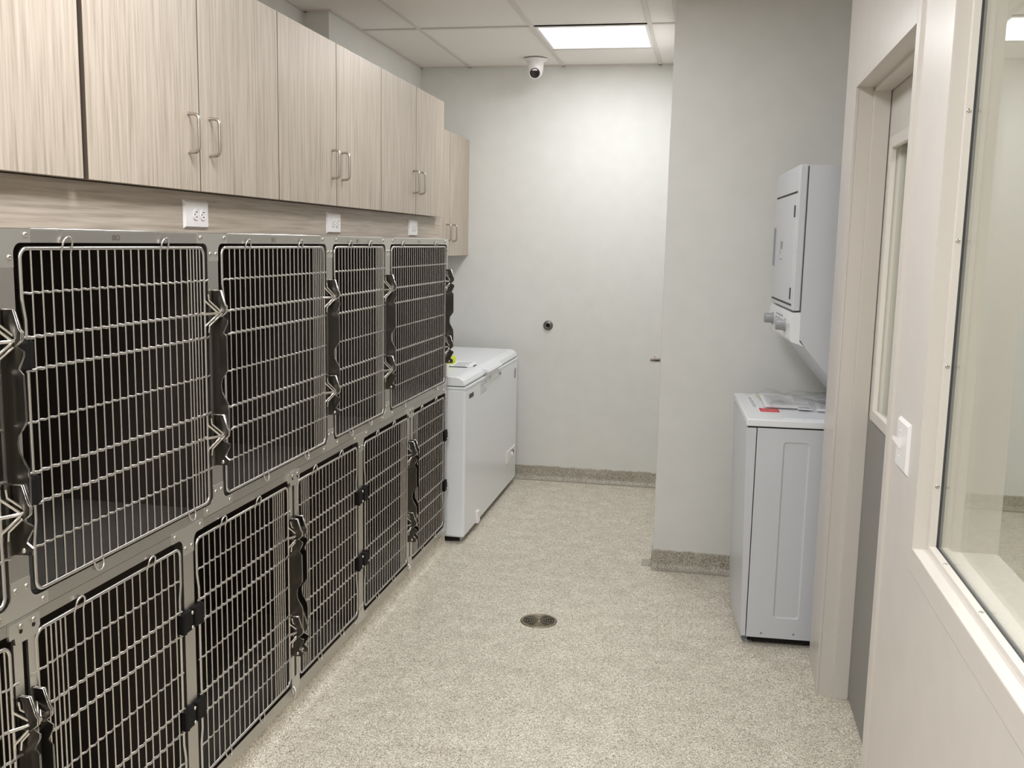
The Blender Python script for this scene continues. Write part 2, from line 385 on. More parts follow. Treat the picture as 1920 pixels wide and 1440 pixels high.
# jambs: face returns, reveal, stop
mb.box((XF, DY0 - .044, 0), (XF + .0095, DY0 + .0015, DZ + .05)); mb.box((XF, DY1 - .0015, 0), (XF + .0095, DY1 + .044, DZ + .05)); mb.box((XF, DY0, DZ - .0015), (XF + .0095, DY1, DZ + .05))
mb.box((XF + .009, DY0 - .001, 0), (XB, DY0 + .0015, DZ)); mb.box((XF + .009, DY1 - .0015, 0), (XB, DY1 + .001, DZ)); mb.box((XF + .009, DY0, DZ - .0015), (XB, DY1, DZ + .001))
mb.bbox((1.785, DY0, 0), (1.838, DY0 + .016, DZ), .002); mb.bbox((1.785, DY1 - .016, 0), (1.838, DY1, DZ), .002); mb.bbox((1.785, DY0, DZ - .016), (1.838, DY1, DZ), .002)
d1 = thing('door_1', 'recessed off-white door with glass lite in the right wall', 'door', (1.86, (DY0 + DY1) / 2, 0)); d1['kind'] = 'structure'
part('door_frame', mb, 'frame', d1)
mb = MB(); LY0, LY1, LZ0, LZ1 = 2.72, 3.32, 1.05, 1.905; a0, a1 = DY0 + .004, DY1 - .004
mb.box((1.84, a0, .006), (1.884, LY0, DZ - .004)); mb.box((1.84, LY1, .006), (1.884, a1, DZ - .004)); mb.box((1.84, LY0, .006), (1.884, LY1, LZ0)); mb.box((1.84, LY0, LZ1), (1.884, LY1, DZ - .004))
part('door_leaf', mb, 'door', d1)
mb = MB(); e = .024
for x0, x1 in ((1.826, 1.843), (1.881, 1.898)):
    mb.bbox((x0, LY0 - e, LZ0 - e), (x1, LY0 + .012, LZ1 + e), .003); mb.bbox((x0, LY1 - .012, LZ0 - e), (x1, LY1 + e, LZ1 + e), .003)
    mb.bbox((x0 + .0005, LY0 + .0118, LZ0 - e), (x1 - .0005, LY1 - .0118, LZ0 + .012), .003); mb.bbox((x0 + .0005, LY0 + .0118, LZ1 - .012), (x1 - .0005, LY1 - .0118, LZ1 + e), .003)
part('lite_frame', mb, 'frame', d1)
part('lite_glass', MB().box((1.859, LY0, LZ0), (1.865, LY1, LZ1)), 'glass', d1)
part('armor_plate', MB().box((1.8375, a0 + .004, .012), (1.84, a1 - .002, 1.02)), 'armor', d1)['label'] = 'dark grey armor plate on the lower half'
mb = MB(); mb.lathe([(.026, 0), (.026, .008), (.011, .012), (.011, .05)], (1.84, DY0 + .075, 1.0), (-1, 0, 0)); mb.tube([(1.79, DY0 + .075, 1.0), (1.786, DY0 + .1, 1.0), (1.788, DY0 + .19, 1.0)], .009)
part('door_handle', mb, 'nickel', d1)

# door_2 in the side of the grey block
d2 = thing('door_2', 'flush door round the corner of the grey wall, only its lever shows', 'door', (1.14, 5.33, 0)); d2['kind'] = 'structure'
mb = MB(); mb.box((1.076, 4.86, 0), (1.2, 4.905, 2.13)); mb.box((1.076, 5.755, 0), (1.2, 5.80, 2.13)); mb.box((1.076, 4.905, 2.085), (1.2, 5.755, 2.13)); part('door_frame', mb, 'frame', d2)
part('door_leaf', MB().box((1.084, 4.909, .008), (1.128, 5.751, 2.081)), 'door', d2)
mb = MB(); hy, hz = 4.985, 1.0
mb.lathe([(.027, 0), (.027, .009), (.0118, .012), (.0118, .064), (.0112, .065)], (1.084, hy, hz), (-1, 0, 0)); mb.tube([(1.03, hy + .004, hz), (1.03, hy + .12, hz)], .0088, 10)
part('lever_handle', mb, 'chrome', d2)

# ------------------------------------------------------------------ window_1
w1 = thing('window_1', 'interior window with off-white metal frame and glass', 'window', (1.79, (WY0 + WY1) / 2, WZ0)); w1['kind'] = 'structure'
mb = MB()
def ring(x0, x1, o, i, r=.0):   # frame ring: outer offset o beyond the opening, inner offset i inside it
    A = (WY0 - o, WY1 + o, WZ0 - o, WZ1 + o); B = (WY0 + i, WY1 - i, WZ0 + i, WZ1 - i)
    for a, b in (((x0, A[0], A[2]), (x1, B[0], A[3])), ((x0, B[1], A[2]), (x1, A[1], A[3])), ((x0, B[0], A[2]), (x1, B[1], B[2])), ((x0, B[0], B[3]), (x1, B[1], A[3]))):
        mb.bbox(a, b, r) if r else mb.box(a, b)
XG = XW - .0045; ring(XG, XG + .012, .05, .0); ring(XG + .0008, XB - .0008, .001, .0012); ring(XB - .012, XB, .05, .0)
part('window_frame', mb, 'frame', w1)
mb = MB(); ring(1.763, 1.778, .0, .011, .0012); part('glazing_stop', mb, 'frame', w1)
mb = MB(); ring(1.7885, 1.8035, .0, .011, .0012); part('glazing_stop', mb, 'frame', w1)
mb = MB(); ring(1.778, 1.7885, .0, .008); part('glazing_gasket', mb, 'gasket', w1)
part('window_glass', MB().box((1.7805, WY0 + .008, WZ0 + .008), (1.7865, WY1 - .008, WZ1 - .008)), 'glass', w1)
scr = None
for pt, ax in [((1.7705, WY1 - .011, z), (0, -1, 0)) for z in (1.853, 1.599, 1.345, 1.093)] + [((1.7705, y, WZ0 + .011), (0, 0, 1)) for y in (2.007, 1.744, 1.48, 1.22, .97)]:
    part('screw', MB().lathe([(.0045, 0), (.004, .0012), (.0012, .0016), (.0011, .0006)], pt, ax, 10), 'nickel', w1)

# ------------------------------------------------------------------ wall cabinets
def pull(mb, x, y, z0, z1, r=.0045, d=.03):
    k = .014; c = [(x, y, z0)] + [(x + d - k + k * math.sin(q), y, z0 + k - k * math.cos(q)) for q in [i * PI / 8 for i in range(5)]]
    c += [(x + d - k + k * math.cos(q), y, z1 - k + k * math.sin(q)) for q in [i * PI / 8 for i in range(5)]] + [(x, y, z1)]
    mb.tube(c, r, 10); mb.lathe([(.006, 0), (.006, .002)], (x, y, z0), (1, 0, 0), 10); return mb.lathe([(.006, 0), (.006, .002)], (x, y, z1), (1, 0, 0), 10)
XC = -.0973; CZ0, CZ1 = 1.70, 2.289
def cabinet(y0, ys, y1, label, xf=XC, xb=-.745, z0=CZ0, z1=CZ1, hz=(1.80, 1.90), pulls=None, name='wall_cabinet', group='wood-grain wall cabinets over the cages'):
    t = thing(name, label, 'cabinet', ((xf + xb) / 2, (y0 + y1) / 2, z0), group)
    part('carcass', MB().box((xb, y0 + .001, z0 + .001), (xf - .021, y1 - .001, z1 - .001)), 'wood_v', t)
    g = .0022
    for a, b, py in ((y0 + g, ys - g, pulls[0]), (ys + g, y1 - g, pulls[1])):
        dr = part('door', MB().bbox((xf - .019, a, z0), (xf, b, z1), .0008), 'wood_v', t)
        dr.data.materials.append(M['seam'])       # side edges painted dark for the shade in the door gaps
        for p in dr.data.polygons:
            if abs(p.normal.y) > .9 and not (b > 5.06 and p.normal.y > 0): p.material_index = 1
        if py: part('handle', pull(MB(), xf, py, *hz), 'nickel', dr)
    return t
cabinet(.985, 1.497, 2.010, 'wood-grain wall cabinet cut off by the left edge of the picture', pulls=(1.44, 1.555))
cabinet(2.024, 2.530, 3.0385, 'large wood-grain wall cabinet above the first outlet, nearest whole one', pulls=(2.472, 2.586))
cabinet(3.0385, 3.5475, 4.063, 'wood-grain wall cabinet above the second outlet, middle of the run', pulls=(3.503, 3.604))
cabinet(4.063, 4.573, 5.072, 'wood-grain wall cabinet at the far end of the run, above the third outlet', pulls=(4.53, 4.628))
cabinet(5.42, 5.89, 6.362, 'shallower, lower-hung wood-grain cabinet in the corner over the freezer', xf=-.28, xb=-.611, z0=1.486, z1=2.23, hz=(1.577, 1.675), pulls=(5.82, 5.9625), name='corner_cabinet', group='wood-grain wall cabinets')
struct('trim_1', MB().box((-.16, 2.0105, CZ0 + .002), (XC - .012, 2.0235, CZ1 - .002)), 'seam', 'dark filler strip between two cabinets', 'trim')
struct('trim_2', MB().box((-.33, 6.3635, 1.486), (-.282, D, 2.23)), 'wood_v', 'scribe strip between corner cabinet and wall', 'trim')
single('filler_panel', MB().box((-.155, .96, 1.5875), (-.137, 5.147, 1.6985)), 'wood_h', 'horizontal-grain wood panel between the cages and the wall cabinets', 'panel')

# outlets: horizontal duplex plates on the filler panel
def outlet(y0, y1, z0, z1, label):
    t = thing('wall_outlet', label, 'outlet', (-.137, (y0 + y1) / 2, z0), 'white outlets over the cages')
    X = -.137; mb = MB(); i = .006
    vs = [(X, y0, z0), (X, y1, z0), (X, y1, z1), (X, y0, z1), (X + .006, y0 + i, z0 + i), (X + .006, y1 - i, z0 + i), (X + .006, y1 - i, z1 - i), (X + .006, y0 + i, z1 - i)]
    mb.add(vs, [(4, 5, 6, 7), (0, 1, 5, 4), (1, 2, 6, 5), (2, 3, 7, 6), (3, 0, 4, 7)]); part('cover_plate', mb, 'white_pl', t)
    zc = (z0 + z1) / 2; w = y1 - y0
    for f in (.43, .72):
        yc = y0 + w * f; pts = [(yc + .0135 * math.cos(q) * 1.0, zc + .0155 * (abs(math.sin(q)) ** .8) * (1 if math.sin(q) > 0 else -1)) for q in [j * PI / 10 for j in range(20)]]
        r = part('receptacle', MB().prism(pts, 'x', X + .005, X + .0085), 'white_pl', t)
        mb = MB(); mb.box((X + .008, yc - .002, zc + .0055), (X + .0089, yc + .007, zc + .0080)); mb.box((X + .008, yc - .002, zc - .0080), (X + .0089, yc + .006, zc - .0055)); mb.lathe([(.0024, 0), (.0024, .0006)], (X + .0083, yc - .0075, zc), (1, 0, 0), 8)
        part('slots', mb, 'slot', r)
    part('screw', MB().lathe([(.003, 0), (.0024, .0012)], (X + .006, y0 + w * .575, zc), (1, 0, 0), 8), 'white_pl', t)
outlet(2.500, 2.635, 1.598, 1.677, 'white outlet under the nearest whole wall cabinet')
outlet(3.537, 3.678, 1.597, 1.677, 'white outlet under the middle wall cabinet')
outlet(4.577, 4.720, 1.596, 1.677, 'white outlet nearest the corner, under the far wall cabinet')

# ------------------------------------------------------------------ cages
FR = [.8737, .747, .6528, .5008, .3523, .2594, .1309]      # cross rods, fractions of door height
WR, WRB = .0025, .0031
def rods(z0, z1): return [z0 + f * (z1 - z0) for f in FR]
UZ0, UZ1, LZ0_, LZ1_ = .8739, 1.5486, .127, .793
wire_src = {}
def vwire(z0, z1, y, parent, org):
    key = round(z1 - z0, 3)
    if key not in wire_src:
        mb = MB(); mb.tube([(org[0], org[1], z0 - .003), (org[0], org[1], z1 + .003)], WR, 6)
        o = part('vertical_wire', mb, 'wire', parent); wire_src[key] = (o, 0); o.location = (0, y - org[1], 0)
        return o
    s = wire_src[key][0]
    return link_copy(s, (0, y - org[1], 0), parent)
PITCH = .0307
def door(t, y0, y1, z0, z1, ws, hinge, loops_t, loops_b):
    """one wire door: y0..y1 between the side rods, ws the upright wires, hinge 'near' or 'far'"""
    org = t['org']; zz = rods(z0, z1); h = z1 - z0; s = 1 if hinge == 'near' else -1; yh, yl = (y0, y1) if s > 0 else (y1, y0)
    # frame rod with rounded corners; the hinge side jogs inward round each hinge
    r = .02; pts = []
    def arc(cy, cz, a0):
        return [(0, cy + r * math.cos(math.radians(a0 + 15 * i)), cz + r * math.sin(math.radians(a0 + 15 * i))) for i in range(7)]
    hp = []
    for zc, dr in ((zz[5] - .055, 1), (zz[1] + .055, -1)):
        hp += [(zc - .02, 0, dr), (zc, .003, dr), (zc + .02, .007, dr)] if dr > 0 else [(zc - .02, .007, dr), (zc, .003, dr), (zc + .02, 0, dr)]
    side_h = [(0, yh + s * o, z) for z, o, _ in hp]; side_l = []
    up = lambda S: sorted(S, key=lambda p: p[2])
    near = up(side_h if s > 0 else side_l); far = up(side_l if s > 0 else side_h)
    pts = far + arc(y1 - r, z1 - r, 0) + arc(y0 + r, z1 - r, 90) + near[::-1] + arc(y0 + r, z0 + r, 180) + arc(y1 - r, z0 + r, 270)
    d = part('door', MB().tube(pts, .0045, 8, closed=True), 'wire', t)
    for y in ws: vwire(z0, z1, y, d, org)
    # cross rods, bulging between the uprights, with ends past the latch rod
    for k, z in enumerate(zz):
        thick = k in (1, 2, 4, 5); rr = .0043 if thick else .0031
        ya, yb = (yh - s * .002, yl + s * (.004 if k in (1, 5) else .021)) if s > 0 else (yl - .004 if k in (1, 5) else yl - .021, yh + .002)
        ya, yb = min(ya, yb), max(ya, yb); c = []; n = max(8, int((yb - ya) / .0077))
        for i in range(n + 1):
            y = ya + (yb - ya) * i / n; c.append((-.0035 + .0032 * (1 - math.cos(2 * PI * (y - ws[0]) / PITCH)) / 2 if y < ws[-1] and y > ws[0] else .0, y, z + .0014 * math.sin(2 * PI * (y - ws[0]) / PITCH)))
        part('cross_rod', MB().tube(c, rr, 6), 'wire', d)
    # little loops at the top and foot
    for pairs, zb, sg in ((loops_t, z1, 1), (loops_b, z0, -1)):
        for i in pairs:
            if i + 1 >= len(ws): continue
            a, b = ws[i], ws[i + 1]; m_ = (a + b) / 2; hw = (b - a) / 2
            c = [(0, a, zb - sg * .01)] + [(.004 + .004 * math.sin(q), m_ - hw * math.cos(q), zb + sg * (.006 + .017 * math.sin(q))) for q in [j * PI / 8 for j in range(9)]] + [(0, b, zb - sg * .01)]
            part('wire_loop', MB().tube(c, WR, 6), 'wire', d)
    # latch horns: bent rod pairs that reach over the latch plate
    for zc in (zz[1], zz[5]):
        mb = MB()
        for o, xo in ((0, .0), (.014, .004)):
            yy = yl + s * o
            mb.tube([(xo, yy, zc + .05), (xo + .002, yy, zc + .034), (xo + .022, yy + s * .026, zc + .004), (xo + .024, yy + s * .029, zc), (xo + .022, yy + s * .026, zc - .004), (xo + .002, yy, zc - .032), (xo, yy, zc - .05)], .0033, 6)
        mb.tube([(0, yl - s * .012, zc), (.012, yl + s * .008, zc), (.024, yl + s * .03, zc + .001), (.027, yl + s * .046, zc + .002)], .004, 8)
        part('latch_horn', mb, 'chrome', d)
    # hinges
    for zc in ((zz[1] + zz[2]) / 2, (zz[4] + zz[5]) / 2):
        hh = (zz[1] - zz[2]) / 2 - .004; q0, q1 = sorted((yh + s * .012, yh - s * .036)); mb = MB()
        mb.bbox((-.006, q0, zc - hh), (.014, q1, zc + hh), .004); mb.lathe([(.0085, -hh - .001), (.0085, hh + .001)], (.006, yh, zc), (0, 0, 1), 12)
        hg = part('hinge', mb, 'black', d)
        if s < 0:
            mb = MB()
            for e in (-1, 1): mb.lathe([(.005, 0), (.005, .002), (.001, .003)], (.0135, yh - s * .031, zc + e * hh * .72), (1, 0, 0), 10)
            part('hinge_screw', mb, 'chrome', hg)
    return d
LATCH = [(-.001, 1.4373), (.0225, 1.4374), (.0326, 1.4004), (.0367, 1.3949), (.0355, 1.3806), (.0227, 1.3679), (.0362, 1.3595), (.036, 1.3511), (.0255, 1.3251), (.0335, 1.3154), (.0345, 1.2241), (.0266, 1.2106), (.0185, 1.1989), (.0165, 1.183), (.0185, 1.1657), (.0339, 1.1346), (.035, 1.1158),
         (.0345, 1.0662), (.0335, 1.05), (.0155, 1.0358), (.036, 1.0246), (.0358, 1.0165), (.0227, .9907), (.0345, .9804), (.032, .966), (-.001, .964)]
def latch(t, y, z0, z1, s=1):
    k = (z1 - z0) / (UZ1 - UZ0); Z = lambda z: z0 + (z - UZ0) * k
    o = part('latch', MB().prism([(x * 1.12, Z(z)) for x, z in LATCH], 'y', y - .0014, y + .0014).box((.0005, y - .016 * s, Z(.966)), (.0028, y, Z(1.436))), 'latch', t)
    lip = [(x * 1.12, Z(z)) for x, z in LATCH[1:-1]]
    mb = MB()
    for a, b in ((0, 5), (5, 8), (8, 17), (18, 20), (20, 23)):
        q = lip[a:b]; mb.add([(x, y - .0022, z) for x, z in q] + [(x, y + .0022, z) for x, z in q] + [(x - .0012, y + .0022, z) for x, z in q] + [(x - .0012, y - .0022, z) for x, z in q],
            [(i, i + 1, len(q) + i + 1, len(q) + i) for i in range(len(q) - 1)] + [(len(q) + i, len(q) + i + 1, 2 * len(q) + i + 1, 2 * len(q) + i) for i in range(len(q) - 1)] + [(i, i + 1, 3 * len(q) + i + 1, 3 * len(q) + i) for i in range(len(q) - 1)])
    part('latch_lip', mb, 'chrome', o)
    # hook pieces that swing over the horns, proud of the main plate
    for a, b in ((1.3679, 1.4373), (1.0358, 1.104)):
        hk = [(.004, Z(a)), (.0255, Z(a)), (.040, Z(a + .0127)), (.0411, Z(a + .027)), (.0365, Z(a + .0325)), (.0252, Z(b)), (.004, Z(b))]
        mb = MB().prism(hk, 'y', y - .0068, y - .0016); part('latch_hook', mb, 'latch', o)
        mb = MB()
        for yy in (y - .0068, y - .0016): mb.tube([(x, yy, z) for x, z in hk], .0009, 5)
        part('hook_edge', mb, 'chrome', o)
    part('rivet', MB().lathe([(.0055, 0), (.005, .0015), (.002, .0028)], (.018, y - .0014, Z(.9745)), (0, -1, 0), 12), 'chrome', o)
    return o
def screws(t, pts, x=.0022):
    for y, z in pts:
        part('screw', MB().lathe([(.0062, 0), (.0062, .001), (.005, .0028), (.0018, .0036), (.0016, .0022), (.0002, .0022)], (x, y, z), (1, 0, 0), 12), 'nickel', t)
def gusset(t, yc, zo, up, half=0):
    """T-shaped plate at the end of an upright; zo: edge of the opening, up: +1 plate lies above it; half -1/+1 keeps one side only"""
    p = []; R = .021
    for sg in (1, -1):
        q = [(sg * .0275, -.046), (sg * .0275, -R)] + [(sg * (.0275 + R - R * math.cos(a)), -R + R * math.sin(a)) for a in [i * PI / 12 for i in range(1, 7)]] + [(sg * .078, 0), (sg * .078, .0265)]
        if half and sg != half: q = [(0 if half else q[0][0], -.046), (0, .0265)]
        p += q if sg == 1 else q[::-1]
    poly = [(yc + a, zo + up * b) for a, b in p]
    g = part('gusset_plate', MB().prism(poly, 'x', .0006, .0022), 'gusset', t)
    sp = [(yc + a, zo + up * b) for a, b in ((-.063, .0145), (.063, .0145), (-.0157, -.028), (.0157, -.028))]
    screws(g, [q for q in sp if not half or (q[0] - yc) * half > 0]); return g
def body(t, y0, y1, z0, z1, x0=-.70):
    mb = MB(); e = .003; a, b = y0 + .004, y1 - .004
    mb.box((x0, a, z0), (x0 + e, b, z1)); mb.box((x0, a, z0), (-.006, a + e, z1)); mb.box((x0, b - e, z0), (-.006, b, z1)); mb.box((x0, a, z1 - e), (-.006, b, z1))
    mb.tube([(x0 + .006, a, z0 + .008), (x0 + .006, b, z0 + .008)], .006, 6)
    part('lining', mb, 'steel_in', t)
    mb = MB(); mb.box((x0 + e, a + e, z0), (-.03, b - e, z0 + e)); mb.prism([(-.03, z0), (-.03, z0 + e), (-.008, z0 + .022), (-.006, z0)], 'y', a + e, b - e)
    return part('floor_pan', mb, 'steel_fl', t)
CZ = .8365
def upper(b0, b1, o0, o1, ya, yb, ws, lt, lb, latch_y, label, half=0):
    t = thing('animal_cage', label, 'cage', (0, b0, CZ), 'stainless animal cages of the upper row')
    body(t, b0, b1, CZ + .001, 1.584)
    mb = MB(); mb.plate_hole(-.003, .0006, b0, b1, CZ + .0004, 1.586, o0, o1, .866, 1.5595, .021, .02); part('face_frame', mb, 'steel', t)
    part('top_edge', MB().tube([(-.0012, b0 + .08, 1.5856), (-.0012, b1 - .08, 1.5856)], .0028, 8), 'chrome', t)
    door(t, ya, yb, UZ0, UZ1, ws, 'near', lt, lb); latch(t, latch_y, UZ0, UZ1)
    gusset(t, b1 - (.0 if not half else -.0), 1.5595, 1, half); gusset(t, b1, .866, -1, half)
    part('stamp', text_mb('SSCI', .016, lambda u, v: (.0011, (b0 + b1) / 2 - .05 + u, 1.5655 + v)), 'etch', t)
    return t
def wl(w0, n, dense=0): 
    w = [w0 + PITCH * i for i in range(n)]; return w + [w[-1] + PITCH / 2 * (i + 1) for i in range(dense)]
upper(.80, 1.61, .83, 1.5815, .8465, 1.566, wl(.891, 20, 4), (3, 15), (5, 17), 1.6045, 'upper stainless cage cut off at the left edge, only its latch shows')
upper(1.61, 2.4015, 1.6385, 2.373, 1.6565, 2.352, wl(1.6885, 20, 4), (3, 15), (5, 18), 2.400, 'large upper stainless cage nearest the viewer, below the first outlet')
upper(2.4015, 3.221, 2.430, 3.192, 2.4500, 3.171, wl(2.495, 20, 5), (3, 15), (6, 16), 3.218, 'upper stainless cage second from the near end, under the middle cabinet')
upper(3.221, 3.8545, 3.2495, 3.822, 3.2675, 3.801, wl(3.3112, 14, 5), (3, 10), (3, 10), 3.851, 'narrow upper stainless cage, third from the near end')
upper(3.8545, 4.81, 3.887, 4.782, 3.905, 4.761, wl(3.942, 27), (3, 20), (4, 21), 4.787, 'wide upper stainless cage at the far end beside the freezer', -1)
def lower(b0, b1, o0, o1, pc, left, right, label, half=0):
    t = thing('double_door_cage', label, 'cage', (0, b0, .067), 'stainless double-door cages of the lower row')
    body(t, b0, b1, .069, CZ - .001)
    mb = MB(); mb.plate_hole(-.003, .0006, b0, b1, .069, CZ - .0004, o0, o1, .108, .8132, .021, .02); part('face_frame', mb, 'steel', t)
    # removable centre post: two strips with a slot, a bolted tab and a foot hook
    mb = MB(); mb.box((-.004, pc - .030, .095), (.001, pc - .0045, .81)); mb.box((-.004, pc + .0115, .095), (.001, pc + .0325, .81))
    mb.prism([(pc - .0475, .811), (pc - .0435, .834), (pc + .0425, .834), (pc + .0425, .806), (pc + .03, .79), (pc - .030, .79), (pc - .032, .805), (pc - .0455, .804)], 'x', .001, .0065)
    mb.prism([(pc - .030, .095), (pc - .030, .14), (pc + .0325, .14), (pc + .0325, .095), (pc + .02, .09), (pc + .012, .075), (pc - .004, .07), (pc - .022, .082)], 'x', .0006, .003)
    mb.tube([(.002, pc - .016, .108), (.012, pc - .022, .1), (.014, pc - .026, .088), (.008, pc - .028, .076)], .004, 6)
    po = part('center_post', mb, 'gusset', t)
    mb = MB(); mb.lathe([(.005, 0), (.005, .0004)], (.0065, pc - .0135, .813), (1, 0, 0), 10); mb.lathe([(.005, 0), (.005, .0004)], (.0065, pc + .0235, .813), (1, 0, 0), 10); part('slot_hole', mb, 'dark', po)
    screws(po, [(pc - .0135, .823), (pc + .0235, .823)], .0068)
    ya, yb, wn, wd_, lt, lb = left
    door(t, ya, yb, LZ0_, LZ1_, wl(wn, wn_ := wd_[0], wd_[1]), 'near', lt, lb)
    ya, yb, wn, wd_, lt, lb = right
    ws = [2 * ((ya + yb) / 2) - y for y in wl(wn, wd_[0], wd_[1])][::-1]
    door(t, ya, yb, LZ0_, LZ1_, ws, 'far', lt, lb)
    latch(t, pc - .017, LZ0_, LZ1_); latch(t, pc + .023, LZ0_, LZ1_, -1)
    gusset(t, b1, .8132, 1, half); gusset(t, b1, .108, -1, half); return t
def mir(ya, yb, gap): return ya + gap
lower(.96, 2.236, .99, 2.2105, 1.6115, (1.006, 1.5695, 1.05, (15, 5), (3, 11), (3, 11)), (1.6475, 2.195, 1.6475 + .026, (15, 4), (5, 14), (7, 14)), 'double-door stainless cage in the lower left corner, nearest the viewer')
lower(2.236, 3.5285, 2.2615, 3.503, 2.8925, (2.277, 2.852, 2.315, (15, 5), (3, 10), (3, 10)), (2.930, 3.486, 2.930 + .034, (15, 4), (5, 13), (6, 13)), 'middle double-door stainless cage of the lower row')
lower(3.5285, 4.81, 3.554, 4.782, 4.1735, (3.571, 4.135, 3.609, (15, 5), (3, 10), (3, 10)), (4.211, 4.758, 4.211 + .026, (15, 4), (5, 13), (6, 13)), 'double-door stainless cage at the far end of the lower row, touching the freezer side', -1)

# ------------------------------------------------------------------ chest freezer
fz = thing('chest_freezer', 'white chest freezer in the corner past the cages', 'freezer', (-.27, 5.565, 0))
FX, FY0, FY1 = .09, 4.855, 6.275
mb = MB(); mb.bbox((-.60, FY0, .03), (FX, FY1, .822), .012); mb.bbox((-.602, FY0 - .003, .818), (FX + .003, FY1 + .003, .833), .004); part('body', mb, 'white_en', fz)
mb = MB(); cs = [(-.60, .838), (.084, .838), (.088, .848), (.080, .866), (.062, .880), (.04, .885), (-.585, .885), (-.60, .875)]
ys = [(FY0 + .004, .0), (FY0 + .001, .0)]; ins = lambda p, d_: [(x + (-d_ if x > -.2 else d_), z if z < .845 else z - d_ * .5) for x, z in p]
rows = [(FY0 + .000, ins(cs, .008)), (FY0 + .004, ins(cs, .003)), (FY0 + .012, cs), (FY1 - .012, cs), (FY1 - .004, ins(cs, .003)), (FY1, ins(cs, .008))]
n = len(cs); vs = [(x, y, z) for y, p in rows for x, z in p]; fs = [(i * n + j, i * n + (j + 1) % n, (i + 1) * n + (j + 1) % n, (i + 1) * n + j) for i in range(len(rows) - 1) for j in range(n)] + [tuple(range(n)), tuple(range(5 * n + n - 1, 5 * n - 1, -1))]
mb.add(vs, fs); lid = part('lid', mb, 'white_en', fz)
mb = MB(); mb.prism([(.06, .876), (.08, .872), (.108, .868), (.116, .858), (.110, .852), (.098, .856), (.086, .850), (.07, .85)], 'y', 5.30, 5.665); mb.bbox((.07, 5.33, .832), (.094, 5.635, .852), .004); part('lid_handle', mb, 'white_en', lid)
part('gasket', MB().box((-.595, FY0 + .006, .832), (.082, FY1 - .006, .839)), 'gasket', fz)
part('lock_plate', MB().bbox((.09, 5.44, .79), (.0955, 5.66, .822), .003), 'white_en', fz)
part('lock', MB().lathe([(.011, 0), (.011, .006), (.009, .008)], (.094, 5.69, .803), (1, 0, 0), 16), 'grey_pl', fz)
def oval(cy, cz, a, b, k=20): return [(cy + a * math.cos(2 * PI * i / k), cz + b * math.sin(2 * PI * i / k)) for i in range(k)]
part('badge', MB().prism(oval(6.19, .738, .03, .034), 'x', .09, .092), 'grey_pl', fz)['label'] = 'round grey badge'
mb = MB()
for a, b in ((4.935, 4.985), (4.992, 5.03)): mb.box((.09, a, .762), (.0912, b, .785))
part('name_plate', mb, 'print', fz)['label'] = 'small dark maker mark'
mb = MB(); rr = random.Random(2)
for i in range(6): mb.box((.09, 5.20, .806 - i * .012), (.0906, 5.20 + rr.uniform(.09, .16), .8095 - i * .012))
part('printed_lines', mb, 'faint', fz)
cp = part('control_panel', MB().bbox((.088, 5.955, .186), (.097, 6.235, .262), .005), 'white_pl', fz)
mb = MB(); mb.lathe([(.015, 0), (.013, .009), (.010, .010)], (.097, 6.10, .222), (1, 0, 0), 16); part('dial', mb, 'white_pl', cp)
mb = MB(); mb.box((.097, 6.06, .246), (.0976, 6.13, .251)); mb.box((.097, 6.13, .212), (.0976, 6.17, .240)); part('printed_lines', mb, 'print', cp)
mb = MB(); mb.bbox((.088, 5.12, .035), (.106, 5.165, .105), .005); mb.lathe([(.012, -.01), (.012, .008)], (.1, 5.142, .05), (1, 0, 0), 12); part('drain_plug', mb, 'white_pl', fz)
part('plinth', MB().box((-.58, FY0 + .025, .006), (.06, FY1 - .025, .034)), 'dark', fz)
for y in (FY0 + .06, FY1 - .08):
    part('foot', MB().bbox((.025, y - .03, 0), (.07, y + .02, .032), .004), 'grey_pl', fz)
    part('foot', MB().bbox((-.56, y - .03, 0), (-.51, y + .02, .032), .004), 'grey_pl', fz)

# things on the freezer lid
t = thing('tape_roll', 'bright yellow-green roll lying on the freezer lid', 'tape', (-.168, 5.42, .885))
part('roll', MB().lathe([(.030, 0), (.056, 0), (.058, .003), (.058, .034), (.055, .037), (.030, .037), (.030, 0)], (-.168, 5.42, .8852), (0, 0, 1), 28), 'yellow', t)
part('core', MB().lathe([(.024, 0), (.0295, 0), (.0295, .035), (.024, .035), (.024, 0)], (-.168, 5.42, .8854), (0, 0, 1), 24), 'print', t)
def sheet(cx, cy, z, w, l, rz, thick=.0006, curl=0.):
    mb = MB(); k = 6; top = []
    for i in range(k + 1):
        for j in range(2):
            u, v = -w / 2 + w * i / k, -l / 2 + l * j
            top.append((cx + u * math.cos(rz) - v * math.sin(rz), cy + u * math.sin(rz) + v * math.cos(rz), z + thick + curl * (2 * i / k - 1) ** 2))
    bot = [(x, y, q - thick) for x, y, q in top]; n = len(top)
    fs = [(2 * i, 2 * i + 2, 2 * i + 3, 2 * i + 1) for i in range(k)] + [(n + 2 * i, n + 2 * i + 1, n + 2 * i + 3, n + 2 * i + 2) for i in range(k)] + [(2 * i, n + 2 * i, n + 2 * i + 2, 2 * i + 2) for i in range(k)] + [(2 * i + 1, 2 * i + 3, n + 2 * i + 3, n + 2 * i + 1) for i in range(k)] + [(0, 1, n + 1, n), (n - 2, 2 * n - 2, 2 * n - 1, n - 1)]
    return mb.add(vs if 0 else top + bot, fs)
